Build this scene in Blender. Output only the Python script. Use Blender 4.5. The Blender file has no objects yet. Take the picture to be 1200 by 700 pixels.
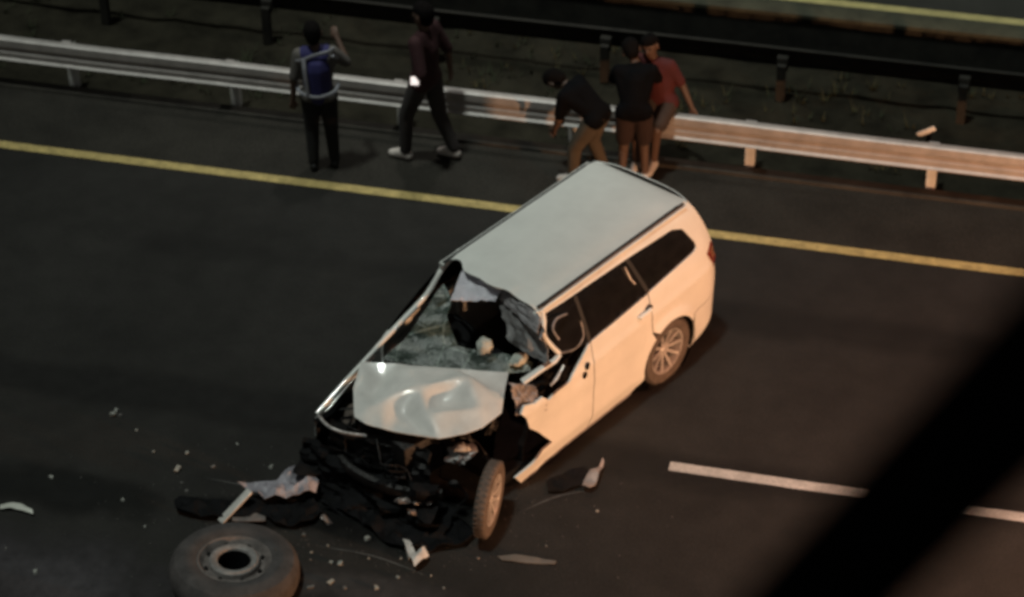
import bpy, bmesh, math, random
from mathutils import Vector, Matrix, noise
from mathutils.geometry import delaunay_2d_cdt
S = bpy.context.scene
C = S.collection
R = math.radians
random.seed(7)

# ------------------------------------------------------------------ camera
F_PX, CAM_H, PITCH, ROLL, YAW = 3000.0, 14.8464, 0.640762, -0.021288, -0.253604
Fw = Vector((math.sin(YAW)*math.cos(PITCH), math.cos(YAW)*math.cos(PITCH), -math.sin(PITCH)))
Rt = Fw.cross(Vector((0, 0, 1))).normalized(); Up = Rt.cross(Fw)
R2 = Rt*math.cos(ROLL)+Up*math.sin(ROLL); U2 = -Rt*math.sin(ROLL)+Up*math.cos(ROLL)
CAM = Vector((0, 0, CAM_H))
cd = bpy.data.cameras.new('camera'); cam = bpy.data.objects.new('camera', cd); C.objects.link(cam)
cam.matrix_world = Matrix(((R2.x, U2.x, -Fw.x, 0), (R2.y, U2.y, -Fw.y, 0), (R2.z, U2.z, -Fw.z, CAM_H), (0, 0, 0, 1)))
cd.sensor_width = 36; cd.lens = F_PX/1200*36; cd.clip_start = 0.05; cd.clip_end = 2000
cd.dof.use_dof = True; cd.dof.focus_distance = 14.0; cd.dof.aperture_fstop = 2.4
S.camera = cam
S.view_settings.view_transform = 'Standard'; S.view_settings.look = 'None'
S.view_settings.exposure = 0; S.view_settings.gamma = 1
S.render.engine = 'CYCLES'
S.cycles.pixel_filter_type = 'BLACKMAN_HARRIS'; S.cycles.filter_width = 2.6

# ------------------------------------------------------------------ night light
w = bpy.data.worlds.new('World'); S.world = w; w.use_nodes = True
bg = w.node_tree.nodes['Background']; bg.inputs[0].default_value = (0.80, 0.82, 0.78, 1); bg.inputs[1].default_value = 0.05
def sun(strength, color, direction, angle):
    l = bpy.data.lights.new('overhead_light', 'SUN'); l.energy = strength; l.color = color; l.angle = R(angle)
    o = bpy.data.objects.new('overhead_light', l); C.objects.link(o)
    o.rotation_euler = Vector(direction).to_track_quat('-Z', 'Y').to_euler(); return o
def spot(name, energy, color, loc, target, size, blend, radius):
    l = bpy.data.lights.new(name, 'SPOT'); l.energy = energy; l.color = color
    l.spot_size = R(size); l.spot_blend = blend; l.shadow_soft_size = radius
    o = bpy.data.objects.new(name, l); C.objects.link(o); o.location = loc
    o.rotation_euler = (Vector(target)-Vector(loc)).to_track_quat('-Z', 'Y').to_euler(); return o
sun(1.27, (0.91, 1.0, 0.92), (0.14, 0.16, -1.0), 4)
spot('street_lamp_light', 1100, (1.0, 0.98, 0.90), (-6.6, 25.0, 12.0), (-6.0, 21.6, 0), 44, 1.0, 0.35)
spot('headlamp_light', 3300, (1.0, 0.52, 0.26), (3.8, 13.0, 0.8), (-2.6, 18.4, 0.5), 84, 0.6, 0.15)
spot('roadside_lamp_light', 2900, (1.0, 0.38, 0.22), (4.0, 16.4, 9.0), (0.7, 17.4, 0), 64, 1.0, 0.3)

# ------------------------------------------------------------------ helpers
def px(x, y, z=0.0):
    d = Fw*F_PX + R2*(x-600) + U2*(350-y); t = (z-CAM_H)/d.z
    return CAM + d*t
MATS = {}
def mat(name, col, rough=.6, metal=0, var=.12, scale=8, bump=.1, bscale=40, coat=0, emit=None, alpha=1, col2=None, spec=.5):
    m = bpy.data.materials.new(name); m.use_nodes = True; nt = m.node_tree; b = nt.nodes['Principled BSDF']
    tc = nt.nodes.new('ShaderNodeTexCoord'); n = nt.nodes.new('ShaderNodeTexNoise'); n.inputs['Scale'].default_value = scale
    n.inputs['Detail'].default_value = 8; n.inputs['Roughness'].default_value = .65
    nt.links.new(tc.outputs['Object'], n.inputs['Vector'])
    r = nt.nodes.new('ShaderNodeValToRGB'); r.color_ramp.elements[0].position = .32; r.color_ramp.elements[1].position = .68
    c2 = col2 or tuple(c*(1-var*2) for c in col)
    r.color_ramp.elements[0].color = (*c2, 1); r.color_ramp.elements[1].color = (*[min(1, c*(1+var*.5)) for c in col], 1)
    nt.links.new(n.outputs['Fac'], r.inputs['Fac']); nt.links.new(r.outputs['Color'], b.inputs['Base Color'])
    b.inputs['Roughness'].default_value = rough; b.inputs['Metallic'].default_value = metal
    b.inputs['Coat Weight'].default_value = coat; b.inputs['Alpha'].default_value = alpha
    b.inputs['Specular IOR Level'].default_value = spec
    if bump:
        n2 = nt.nodes.new('ShaderNodeTexNoise'); n2.inputs['Scale'].default_value = bscale; n2.inputs['Detail'].default_value = 6
        nt.links.new(tc.outputs['Object'], n2.inputs['Vector'])
        bp = nt.nodes.new('ShaderNodeBump'); bp.inputs['Strength'].default_value = bump; bp.inputs['Distance'].default_value = .02
        nt.links.new(n2.outputs['Fac'], bp.inputs['Height']); nt.links.new(bp.outputs['Normal'], b.inputs['Normal'])
    if emit:
        b.inputs['Emission Color'].default_value = (*col, 1); b.inputs['Emission Strength'].default_value = emit
    return m
def mesh(name, vs, fs, m, parent=None, smooth=True, solid=0, bevel=0, loc=None, rot=None, auto=35):
    me = bpy.data.meshes.new(name); me.from_pydata([tuple(v) for v in vs], [], [tuple(f) for f in fs]); me.update()
    o = bpy.data.objects.new(name, me); C.objects.link(o)
    if m: me.materials.append(m)
    bm = bmesh.new(); bm.from_mesh(me)
    if bevel: bmesh.ops.bevel(bm, geom=bm.edges[:], offset=bevel, segments=2, affect='EDGES', profile=.5)
    if solid:
        bmesh.ops.recalc_face_normals(bm, faces=bm.faces[:]); bmesh.ops.solidify(bm, geom=bm.faces[:], thickness=solid)
    if smooth:
        for e in bm.edges:
            if len(e.link_faces) == 2 and e.calc_face_angle(0) > R(auto): e.smooth = False
        for f in bm.faces: f.smooth = True
    bm.to_mesh(me); bm.free()
    if parent: o.parent = parent
    if loc is not None: o.location = loc
    if rot is not None: o.rotation_euler = rot
    return o
def joined(parts):
    V, Fs = [], []
    for v, f in parts:
        k = len(V); V += [Vector(a) for a in v]; Fs += [tuple(i+k for i in q) for q in f]
    return V, Fs
def box(c, s, rz=0, rx=0, ry=0):
    M = Matrix.Translation(c) @ Matrix.Rotation(rz, 4, 'Z') @ Matrix.Rotation(rx, 4, 'X') @ Matrix.Rotation(ry, 4, 'Y')
    v = [M @ Vector((x*s[0]/2, y*s[1]/2, z*s[2]/2)) for x in (-1, 1) for y in (-1, 1) for z in (-1, 1)]
    return v, [(0, 1, 3, 2), (4, 6, 7, 5), (0, 4, 5, 1), (2, 3, 7, 6), (0, 2, 6, 4), (1, 5, 7, 3)]
def tube(path, r, n=10, flat=1.0, up=Vector((0, 0, 1))):
    P = [Vector(p) for p in path]; rs = r if isinstance(r, (list, tuple)) else [r]*len(P)
    V, Fs = [], []
    for i, p in enumerate(P):
        t = (P[min(i+1, len(P)-1)]-P[max(i-1, 0)]).normalized()
        a = t.cross(up); a = a.normalized() if a.length > 1e-3 else t.cross(Vector((1, 0, 0))).normalized()
        b = a.cross(t)
        for k in range(n):
            an = 2*math.pi*k/n; V.append(p+a*math.cos(an)*rs[i]+b*math.sin(an)*rs[i]*flat)
    for i in range(len(P)-1):
        for k in range(n):
            Fs.append((i*n+k, i*n+(k+1) % n, (i+1)*n+(k+1) % n, (i+1)*n+k))
    Fs.append(tuple(range(n-1, -1, -1))); Fs.append(tuple((len(P)-1)*n+k for k in range(n)))
    return V, Fs
def smoothpath(P, n=6):
    P = [Vector(p) for p in P]; out = []
    for i in range(len(P)-1):
        p0, p1, p2, p3 = P[max(i-1, 0)], P[i], P[i+1], P[min(i+2, len(P)-1)]
        for k in range(n):
            t = k/n
            out.append(.5*((2*p1)+(p2-p0)*t+(2*p0-5*p1+4*p2-p3)*t*t+(3*p1-p0-3*p2+p3)*t**3))
    out.append(P[-1]); return out
def lathe(prof, n=40, axis='Y'):
    V, Fs = [], []
    for (r, h) in prof:
        for k in range(n):
            a = 2*math.pi*k/n; c, s = r*math.cos(a), r*math.sin(a)
            V.append(Vector((c, h, s)) if axis == 'Y' else Vector((c, s, h)))
    for i in range(len(prof)-1):
        for k in range(n): Fs.append((i*n+k, i*n+(k+1) % n, (i+1)*n+(k+1) % n, (i+1)*n+k))
    return V, Fs
def cdt(poly, step, holes=()):
    loops = [poly]+list(holes); vs, es = [], []
    for L in loops:
        k = len(vs); pts = []
        for i in range(len(L)):
            a, b = Vector(L[i]), Vector(L[(i+1) % len(L)]); m = max(1, int((b-a).length/step))
            for j in range(m): pts.append(a.lerp(b, j/m))
        vs += pts; es += [(k+i, k+(i+1) % len(pts)) for i in range(len(pts))]
    def inside(p, L):
        c = False
        for i in range(len(L)):
            a, b = L[i], L[i-1]
            if (a[1] > p[1]) != (b[1] > p[1]) and p[0] < (b[0]-a[0])*(p[1]-a[1])/(b[1]-a[1])+a[0]: c = not c
        return c
    nb = len(vs); xs = [p[0] for p in poly]; ys = [p[1] for p in poly]; x = min(xs)+step*.5; row = 0
    while x < max(xs):
        y = min(ys)+step*(.5 if row % 2 else 1)
        while y < max(ys):
            if inside((x, y), poly) and not any(inside((x, y), h) for h in holes):
                if all((vs[i]-Vector((x, y))).length > step*.45 for i in range(nb)): vs.append(Vector((x, y)))
            y += step
        x += step*.87; row += 1
    ov, oe, of, *_ = delaunay_2d_cdt(vs, es, [], 0, 1e-6)
    keep = []
    for f in of:
        c = sum((ov[i] for i in f), Vector((0, 0)))/len(f)
        if inside(c, poly) and not any(inside(c, h) for h in holes): keep.append(tuple(f))
    return ov, keep
def tag(o, label=None, cat=None, group=None, kind=None):
    if label: o['label'] = label
    if cat: o['category'] = cat
    if group: o['group'] = group
    if kind: o['kind'] = kind
    return o
def empty(name, loc, rz=0, label=None, cat=None, group=None):
    o = bpy.data.objects.new(name, None); C.objects.link(o); o.location = loc; o.rotation_euler = (0, 0, rz)
    return tag(o, label, cat, group)
def copy_tree(o, parent=None):
    c = o.copy(); C.objects.link(c)
    if parent: c.parent = parent
    for ch in list(o.children): copy_tree(ch, c)
    return c
def nz(p, s=1.0, seed=0): return noise.noise(Vector(p)*s+Vector((seed*7.3, seed*3.1, seed)))

# ------------------------------------------------------------------ materials
asphalt = mat('asphalt', (.025, .0235, .0215), .88, var=.16, scale=.55, bump=.5, bscale=90, spec=.25)
def add_speck(m, s, lo, hi, amt):
    nt = m.node_tree; b = nt.nodes['Principled BSDF']; l = b.inputs['Base Color'].links[0]; src = l.from_socket
    tc = nt.nodes.new('ShaderNodeTexCoord'); n = nt.nodes.new('ShaderNodeTexNoise'); n.inputs['Scale'].default_value = s; n.inputs['Detail'].default_value = 4
    nt.links.new(tc.outputs['Object'], n.inputs['Vector'])
    mr = nt.nodes.new('ShaderNodeMapRange'); mr.inputs[1].default_value = lo; mr.inputs[2].default_value = hi; mr.inputs[3].default_value = 1-amt; mr.inputs[4].default_value = 1+amt
    nt.links.new(n.outputs['Fac'], mr.inputs[0])
    mx = nt.nodes.new('ShaderNodeVectorMath'); mx.operation = 'SCALE'; nt.links.new(src, mx.inputs[0]); nt.links.new(mr.outputs[0], mx.inputs['Scale'])
    nt.links.new(mx.outputs[0], b.inputs['Base Color'])
add_speck(asphalt, 60, .35, .65, .30); add_speck(asphalt, 3.5, .35, .65, .10)
shoulder_m = mat('shoulder_asphalt', (.034, .031, .026), .9, var=.2, scale=1.2, bump=.6, bscale=60, spec=.2); add_speck(shoulder_m, 45, .35, .65, .35)
earth = mat('median_earth', (.029, .026, .018), .95, var=.3, scale=2.2, bump=1, bscale=25, spec=.1)
far_road = mat('far_asphalt', (.05, .048, .042), .9, var=.15, scale=1, spec=.2)
concrete = mat('kerb_concrete', (.07, .07, .045), .85, var=.25, scale=3)
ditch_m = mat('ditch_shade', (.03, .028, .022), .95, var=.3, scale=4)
yellow = mat('yellow_line_paint', (.55, .42, .16), .7, var=.2, scale=9); add_speck(yellow, 40, .3, .7, .2)
white_line = mat('white_line_paint', (.52, .50, .46), .7, var=.16, scale=7); add_speck(white_line, 40, .3, .7, .2)
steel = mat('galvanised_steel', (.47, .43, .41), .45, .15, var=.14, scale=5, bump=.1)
dark_steel = mat('unlit_steel', (.024, .021, .016), .8, .1, var=.3, scale=6)  # backlit, unlit look of the far rail painted into the steel colour
paint = mat('white_paint', (.79, .80, .765), .5, var=.05, scale=2.2, bump=.02, bscale=6, coat=.08)
paint_in = mat('bare_grey_panel', (.34, .32, .33), .7, var=.3, scale=9, bump=.4)
groove_m = mat('black_moulding', (.03, .03, .03), .6)
def add_cracks(m, scale, wd, col):
    nt = m.node_tree; b = nt.nodes['Principled BSDF']; src = b.inputs['Base Color'].links[0].from_socket
    tc = nt.nodes.new('ShaderNodeTexCoord'); v = nt.nodes.new('ShaderNodeTexVoronoi'); v.feature = 'DISTANCE_TO_EDGE'; v.inputs['Scale'].default_value = scale
    nt.links.new(tc.outputs['Object'], v.inputs['Vector'])
    mr = nt.nodes.new('ShaderNodeMapRange'); mr.inputs[1].default_value = 0; mr.inputs[2].default_value = wd; mr.inputs[3].default_value = .8; mr.inputs[4].default_value = 0
    nt.links.new(v.outputs['Distance'], mr.inputs[0])
    mx = nt.nodes.new('ShaderNodeMix'); mx.data_type = 'RGBA'; nt.links.new(mr.outputs[0], mx.inputs[0]); nt.links.new(src, mx.inputs[6]); mx.inputs[7].default_value = (*col, 1)
    nt.links.new(mx.outputs[2], b.inputs['Base Color'])
glass_m = mat('tinted_glass', (.012, .011, .011), .12, var=.2, bump=0)
shatter = mat('shattered_windscreen', (.040, .058, .047), .3, var=.4, scale=2.6, bump=.5, bscale=30, col2=(.018, .025, .021)); add_speck(shatter, 30, .42, .58, .15)
add_cracks(shatter, 9, .05, (.12, .15, .13)); add_cracks(shatter, 2.6, .03, (.22, .27, .24))
black = mat('black_plastic', (.0035, .0035, .0045), .8, spec=.2, var=.4, scale=10, bump=.4)
soot = mat('greasy_metal', (.012, .010, .010), .5, .2, var=.5, scale=12, bump=.6)
bright_metal = mat('bare_aluminium', (.42, .39, .38), .35, .6, var=.3, scale=14, bump=.5)
tyre_m = mat('dusty_tyre_rubber', (.12, .095, .08), .85, var=.2, scale=10, bump=.2)
rim_m = mat('alloy_rim', (.60, .56, .53), .4, .3, var=.15, scale=12)
seat_m = mat('seat_fabric', (.03, .028, .027), .9)
bag_m = mat('airbag_fabric', (.50, .52, .47), .85, bump=.5, bscale=14)
red_lens = mat('red_lens', (.22, .03, .02), .2, coat=.5)
lens = mat('clear_lamp_lens', (.62, .60, .58), .2, coat=.5, var=.3)

# ------------------------------------------------------------------ setting: roads
def sheet(name, x0, x1, y0, y1, z, m, n=(1, 1)):
    nx, ny = n; vs = [(x0+(x1-x0)*i/nx, y0+(y1-y0)*j/ny, z) for j in range(ny+1) for i in range(nx+1)]
    fs = [(j*(nx+1)+i, j*(nx+1)+i+1, (j+1)*(nx+1)+i+1, (j+1)*(nx+1)+i) for j in range(ny) for i in range(nx)]
    o = mesh(name, vs, fs, m, smooth=False); tag(o, kind='structure'); return o
tag(sheet('ground', -400, 400, -300, 500, -1.4, earth), 'dark bare ground around the motorway at night')
sheet('road', -200, 200, 2, 20.82, 0, asphalt)['label'] = 'dark asphalt carriageway the wrecked car stands on'
sheet('shoulder', -200, 200, 20.82, 21.82, 0.0, shoulder_m)['label'] = 'narrow dusty asphalt shoulder between yellow line and guardrail'
def strip_mesh(name, x0, x1, yc, wd, z, m, lab):
    n = max(4, int((x1-x0)/.12)); vs = []
    for i in range(n+1):
        x = x0+(x1-x0)*i/n
        vs += [(x, yc-wd/2+.006*nz((x*6, 0, 1)), z), (x, yc+wd/2+.006*nz((x*6, 5, 1)), z)]
    o = mesh(name, vs, [(2*i, 2*i+2, 2*i+3, 2*i+1) for i in range(n)], m, smooth=False); tag(o, lab, kind='structure'); return o
strip_mesh('yellow_line', -60, 45, 20.755, .125, .004, yellow, 'solid yellow edge line of the near carriageway')
for k in range(-5, 5):
    x0 = -3.03+k*14.0
    strip_mesh('lane_dash', x0, x0+5.0, 17.15, .12, .004, white_line, 'white dashed lane marking')
strip_mesh('far_yellow_line', -60, 45, 25.56, .13, .004, mat('far_yellow_paint', (.62, .52, .22), .7, var=.15, scale=6), 'yellow edge line of the far carriageway')
sheet('far_road', -200, 200, 25.22, 60, 0.0, far_road)['label'] = 'far carriageway beyond the median ditch'
# median: kerb, rough earth, ditch
def prof_sheet(name, prof, m, lab, amp=0, x0=-45, x1=35, dx=.25, seed=1):
    n = int((x1-x0)/dx); vs, fs = [], []; k = len(prof)
    for i in range(n+1):
        x = x0+dx*i
        for (y, z) in prof: vs.append((x, y, z+amp*nz((x, y, 0), 2.3, seed)+amp*.5*nz((x, y, 0), 7, seed)))
    for i in range(n):
        for j in range(k-1): fs.append((i*k+j, (i+1)*k+j, (i+1)*k+j+1, i*k+j+1))
    o = mesh(name, vs, fs, m); tag(o, lab, kind='structure'); return o
prof_sheet('median_kerb', [(21.82, -.02), (21.83, .035), (21.95, .045), (21.97, -.06)], mat('stained_kerb', (.045, .040, .032), .9, var=.3, scale=3), 'low stained edge of the median under the guardrail')
prof_sheet('median', [(21.96, -.02)]+[(22.0+.1*i, .0) for i in range(1, 22)]+[(24.22, -.12), (24.32, -.45), (24.5, -1.0)], earth, 'rough dark earth median between the two guardrails', amp=.05)
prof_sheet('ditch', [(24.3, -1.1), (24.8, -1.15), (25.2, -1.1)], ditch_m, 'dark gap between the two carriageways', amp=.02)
prof_sheet('far_kerb', [(25.13, .0), (25.13, .045), (25.16, .06), (25.40, .06), (25.42, -.02)], concrete, 'grey concrete edge of the far carriageway')
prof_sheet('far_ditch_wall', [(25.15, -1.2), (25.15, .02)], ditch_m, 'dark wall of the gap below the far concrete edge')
# sparse median weeds: nobody could count them
gv, gf = [], []
wm = mat('median_weeds_leaf', (.035, .042, .018), .8)
for i in range(900):
    x, y = random.uniform(-16, 3), random.uniform(22.15, 24.2)
    if nz((x, y, 0), .9, 4) < .02: continue
    for j in range(5):
        a = random.uniform(0, 6.28); h = random.uniform(.05, .16); d = Vector((math.cos(a), math.sin(a), 0)); p = Vector((x, y, .0))+d*.02; q = d.cross(Vector((0, 0, 1)))*.008; k = len(gv)
        gv += [p-q, p+q, p+d*h*.6+Vector((0, 0, h))]; gf.append((k, k+1, k+2))
tag(mesh('median_weeds', gv, gf, wm, smooth=False), 'low weeds growing between the guardrails', 'weeds', kind='stuff')

# ------------------------------------------------------------------ guardrails
def wbeam(x0, x1, y, zc, hgt, face, name, m, parent, dx=.5):
    # W profile: depth (toward face), height offset
    pr = [(.00, .50), (.055, .485), (.074, .44), (.078, .14), (.060, .05), (.060, -.05), (.078, -.14), (.076, -.36), (.100, -.43), (.098, -.47), (.070, -.50)]
    n = max(1, int((x1-x0)/dx)); vs, fs = [], []; k = len(pr)
    for i in range(n+1):
        x = x0+(x1-x0)*i/n; wob = .012*nz((x*.4, 0, 0), 1, 3)
        for d, h in pr: vs.append((x, y+face*d+wob, zc+h*hgt+wob*.5))
    for i in range(n):
        for j in range(k-1): fs.append((i*k+j, (i+1)*k+j, (i+1)*k+j+1, i*k+j+1))
    return mesh(name, vs, fs, m, parent, solid=.004, auto=25)
gr = empty('guardrail', (-5.1, 22.0, 0), 0, 'near galvanised W-beam guardrail along the shoulder behind the bystanders', 'guardrail')
def local(o, p): return Vector(p)-o.location
posts_x = [-10.61+1.87*k for k in range(-6, 12)]
beam_edges = [posts_x[0]-.1]+[px_+.12 for px_ in posts_x[2::2]]
for a, b in zip(beam_edges[:-1], beam_edges[1:]):
    wbeam(a+5.1, b+5.1+.10, -.10-(.004 if beam_edges.index(a) % 2 else 0), .50, .27, -1, 'rail_beam', steel, gr)
pv, pf = joined([box((0, .0, .26), (.09, .016, .56)), box((-.045, .035, .26), (.008, .08, .56)), box((.045, .035, .26), (.008, .08, .56))])
pm0 = None
for x in posts_x:
    if pm0 is None: o = mesh('post', pv, pf, mat('pale_post_paint', (.78, .76, .72), .6), gr, smooth=False); pm0 = o
    else: o = pm0.copy(); C.objects.link(o); o.parent = gr
    o.location = (x+5.1, 0.0, 0)
    b = mesh('spacer_block', *box((0, -.05, .50), (.10, .07, .2)), steel, o, smooth=False)
g2 = empty('guardrail', (-5.1, 23.35, 0), 0, 'dark unlit guardrail on the far side of the median', 'guardrail')
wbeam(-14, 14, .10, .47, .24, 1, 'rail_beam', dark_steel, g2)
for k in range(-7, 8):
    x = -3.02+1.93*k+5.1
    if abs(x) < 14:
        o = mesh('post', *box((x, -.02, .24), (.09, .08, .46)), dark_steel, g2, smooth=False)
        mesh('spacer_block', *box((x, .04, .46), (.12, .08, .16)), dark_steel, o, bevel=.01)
# delineator on the near rail
dl = empty('delineator', px(1085, 160, .62), 0, 'small white reflective marker tilted on top of the near guardrail', 'reflector')
mesh('bracket', *box((.03, .0, .0), (.05, .02, .10)), black, dl)
mesh('reflector_plate', *box((0, -.02, .07), (.20, .012, .055), 0, 0, R(-32)), mat('reflector_white', (.75, .72, .66), .4), dl, bevel=.004)

# ------------------------------------------------------------------ footbridge railing the picture is taken over
def camp(x, y, d): return CAM+(Fw*F_PX+R2*(x-600)+U2*(350-y))*(d/F_PX)
br = empty('footbridge_railing', camp(1080, 565, 1.5), 0, 'black sloping steel brace of the footbridge railing close to the camera', 'railing')
bl = mat('black_railing_paint', (.004, .004, .004), .9, var=.1, bump=0, spec=.02)
a, b = camp(545, 1130, 2.05), camp(1722, -80, 1.12)
def L3(p): return p-br.location
mesh('brace', *tube([L3(a+(b-a)*t) for t in (0, .25, .5, .75, 1)], [.030, .035, .038, .040, .042], 20), bl, br)
mesh('handrail', *tube([L3(b+Vector((x, 0, 0))) for x in (-1.0, 0, 1.5)], .03, 16), bl, br)
mesh('bottom_rail', *tube([L3(a+Vector((x, 0, 0))) for x in (-1.2, 0, 2.0)], .022, 16), bl, br)
mesh('post', *box(L3(Vector((b.x+.8, b.y, (a.z+b.z)/2-.1))), (.04, .04, abs(b.z-a.z)+.5)), bl, br)

# ------------------------------------------------------------------ the wrecked car
CS = .8916
car = empty('wrecked_car', (-4.0089, 18.7472, -.0321), 4.24858, 'white SUV with crushed front and torn windscreen standing across the lane', 'car')
car.rotation_euler = (R(.44), R(-.33), 4.24858); car.scale = (CS, CS, CS)
CM = Matrix.Translation(car.location) @ car.rotation_euler.to_matrix().to_4x4() @ Matrix.Scale(CS, 4)
CI = CM.inverted()
def cin(x, y, axis, val):       # photo direction -> point of a plane of the car's own frame
    o = CI @ CAM; d = (CI.to_3x3()) @ (Fw*F_PX+R2*(x-600)+U2*(350-y)); k = (val-o[axis])/d[axis]; return o+d*k
def lerpt(x, T):
    if x <= T[0][0]: return T[0][1]
    for (a, va), (b, vb) in zip(T[:-1], T[1:]):
        if x <= b:
            t = (x-a)/(b-a); return va+(vb-va)*t
    return T[-1][1]
SIDE = [(.0, .80), (.1, .825), (.2, .86), (.3, .885), (.45, .905), (.62, .922), (.75, .926), (.9, .918), (1.0, .905), (1.1, .892), (1.2, .872), (1.3, .842), (1.45, .785), (1.6, .722), (1.68, .685), (1.74, .650), (1.78, .605)]
def side_y(x, z):
    y = lerpt(z, SIDE)
    if x < -.40: t = (-.40-x)/.48; y *= 1-.055*t**2-.05*max(0, t-.5)**2*4
    # crease line along the doors and flared wheel arch
    y += .016*math.exp(-((z-.98-(1-x)*.03)/.035)**2)-.014*math.exp(-((z-.62)/.10)**2)*(1 if .5<x<2.2 else .3)+.012*math.exp(-((z-.30)/.07)**2)
    d = math.hypot(x, z-.37)
    if z < 1: y += .030*math.exp(-((d-.44)/.07)**2)
    return y
def dent(x, z, sgn):
    if sgn < 0: return 0
    v = -.035*math.exp(-(((x-1.95)/.30)**2+((z-.75)/.28)**2)) - .02*math.exp(-(((x-1.45)/.15)**2+((z-.98)/.12)**2))
    k = max(0, min(1, (x-1.45)/.6)); return v+k*.02*nz((x*5, z*5, 0), 1, 2)
def side_panel(name, poly, m, sgn, parent, step=.055, off=0, thick=.012, holes=(), bulge=True):
    ov, fs = cdt(poly, step, holes)
    vs = [Vector((v.x, sgn*(side_y(v.x, v.y)+off+dent(v.x, v.y, sgn)), v.y)) for v in ov]
    # give the sheet an inner skin and an edge
    n = len(vs); inner = [Vector((v.x, v.y-sgn*thick*2, v.z)) for v in vs]
    cnt = {}
    for f in fs:
        for i in range(len(f)):
            e = (f[i], f[(i+1) % len(f)]); cnt[e] = 1
    allf = [tuple(f) for f in fs]+[tuple(reversed([i+n for i in f])) for f in fs]
    for (a, b) in cnt:
        if (b, a) not in cnt: allf.append((b, a, a+n, b+n))
    if sgn < 0: pass
    o = mesh(name, vs+inner, allf, m, parent, smooth=True, auto=40)
    bm = bmesh.new(); bm.from_mesh(o.data); bmesh.ops.recalc_face_normals(bm, faces=bm.faces[:]); bm.to_mesh(o.data); bm.free()
    return o
def arc(cx, cz, r, a0, a1, n=14): return [(cx+r*math.cos(R(a0+(a1-a0)*i/n)), cz+r*math.sin(R(a0+(a1-a0)*i/n))) for i in range(n+1)]
def ivs(x, y):
    z = .8
    for _ in range(40): q = cin(x, y, 1, lerpt(z, SIDE)); z = z*.5+.5*q.z
    return (q.x, q.z)
AR = arc(0, .37, .425, 68, -30, 12)          # arch front half, going down
rear_edge = [(-.60, .16), (-.84, .26), (-.89, .45), (-.89, .64)]
for sgn in (1, -1):
    sf = [(-.975, .655), (-.93, .95), (-.88, 1.25), (-.79, 1.52), (-.71, 1.70), (-.66, 1.765), (.5, 1.775), (1.78, 1.765), (1.80, 1.72), (1.36, 1.705), (.42, 1.685), (-.30, 1.655),
          (-.44, 1.60), (-.56, 1.40), (-.56, 1.345), (-.50, 1.325), (.285, 1.262), (.285, .80)]+arc(0, .37, .425, 62, 152, 14)+[(-.40, .655)]
    if sgn < 0: sf = [(1.74, y) if x > 1.7 else (x, y) for x, y in sf]
    sp = side_panel('body_side', sf, paint, sgn, car)
    side_panel('rear_bumper_corner', [(-.405, .645), (-.99, .645), (-1.0, .52), (-.90, .30), (-.60, .17), (-.39, .19)]+arc(0, .37, .43, 195, 160, 6), paint, sgn, car)
    rd = [(.30, 1.255), (.30, .785)]+arc(0, .37, .43, 52, -15, 8)+[(.52, .13), (1.226, .115), (1.226, 1.205)]
    d2 = side_panel('rear_door', rd, paint, sgn, car)
    side_panel('sill_trim', [(.50, .125), (.50, .06), (2.22 if sgn > 0 else 2.4, .035), (2.22 if sgn > 0 else 2.4, .10), (1.3, .105)], paint_in, sgn, car, off=-.01)
    if sgn > 0:
        fd = [(1.237, 1.203)]+[ivs(*q) for q in ((690, 404), (683, 420), (677, 433), (668, 447), (655, 458), (645, 470), (637, 466), (628, 474), (615, 476), (611, 486), (619, 492), (622, 503), (634, 508), (647, 518), (636, 527), (628, 537), (617, 548), (605, 561), (611, 566), (623, 562))]+[(1.9, .10), (1.237, .115)]
    else:
        fd = [(1.236, 1.203), (1.236, .115), (2.3, .1), (2.36, .5), (2.36, 1.1), (2.25, 1.17)]
    d1 = side_panel('front_door', fd, paint, sgn, car)
    # handles
    def handle(x, z, parent):
        y = side_y(x, z)+.028
        return mesh('door_handle', *tube([(x-.10, sgn*(y-.03), z+.004), (x-.085, sgn*y, z+.004), (x+.085, sgn*y, z-.004), (x+.10, sgn*(y-.03), z-.004)], [.014, .023, .023, .014], 8), paint, parent)
    handle(.41, 1.10, d2)
    mesh('handle_cup', *lathe([(.0, 0), (.060, 0), (.066, .006)], 20), groove_m, d2, loc=(.33, sgn*(side_y(.33, 1.08)-.002), 1.09))
    if sgn < 0: handle(1.40, 1.08, d1)
    else:
        for (x, z) in ((1.33, .985), (1.37, .895)):
            q = mesh('torn_hole', *lathe([(.0, .004), (.030, .003), (.036, .001)], 14), black, d1, loc=(x, side_y(x, z)+dent(x, z, 1)+.003, z)); q.scale = (1, 1, 1.25)
    # glass of the side windows
    side_panel('quarter_window', [(-.29, 1.650), (-.43, 1.595), (-.55, 1.40), (-.55, 1.355), (-.49, 1.335), (.26, 1.275), (.40, 1.670)], glass_m, sgn, car, off=-.006, thick=.004)
    side_panel('rear_door_window', [(.45, 1.678), (.31, 1.275), (1.215, 1.215), (1.215, 1.69)], glass_m, sgn, car, off=-.008, thick=.004)
    side_panel('window_pillar', [(.40, 1.68), (.26, 1.265), (.31, 1.265), (.45, 1.68)], groove_m, sgn, car, off=.0, thick=.005)
    side_panel('window_pillar', [(1.217, 1.69), (1.217, 1.215), (1.262, 1.215), (1.262, 1.69)], groove_m, sgn, car, off=.0, thick=.005)
    fw = [(1.266, 1.69), (1.266, 1.21), (1.52, 1.23), (1.64, 1.29), (1.70, 1.45), (1.72, 1.66), (1.6, 1.70)] if sgn > 0 else [(1.266, 1.69), (1.266, 1.20), (2.3, 1.16), (1.80, 1.66)]
    side_panel('front_door_window', fw, glass_m, sgn, car, off=-.012, thick=.004)
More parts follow.
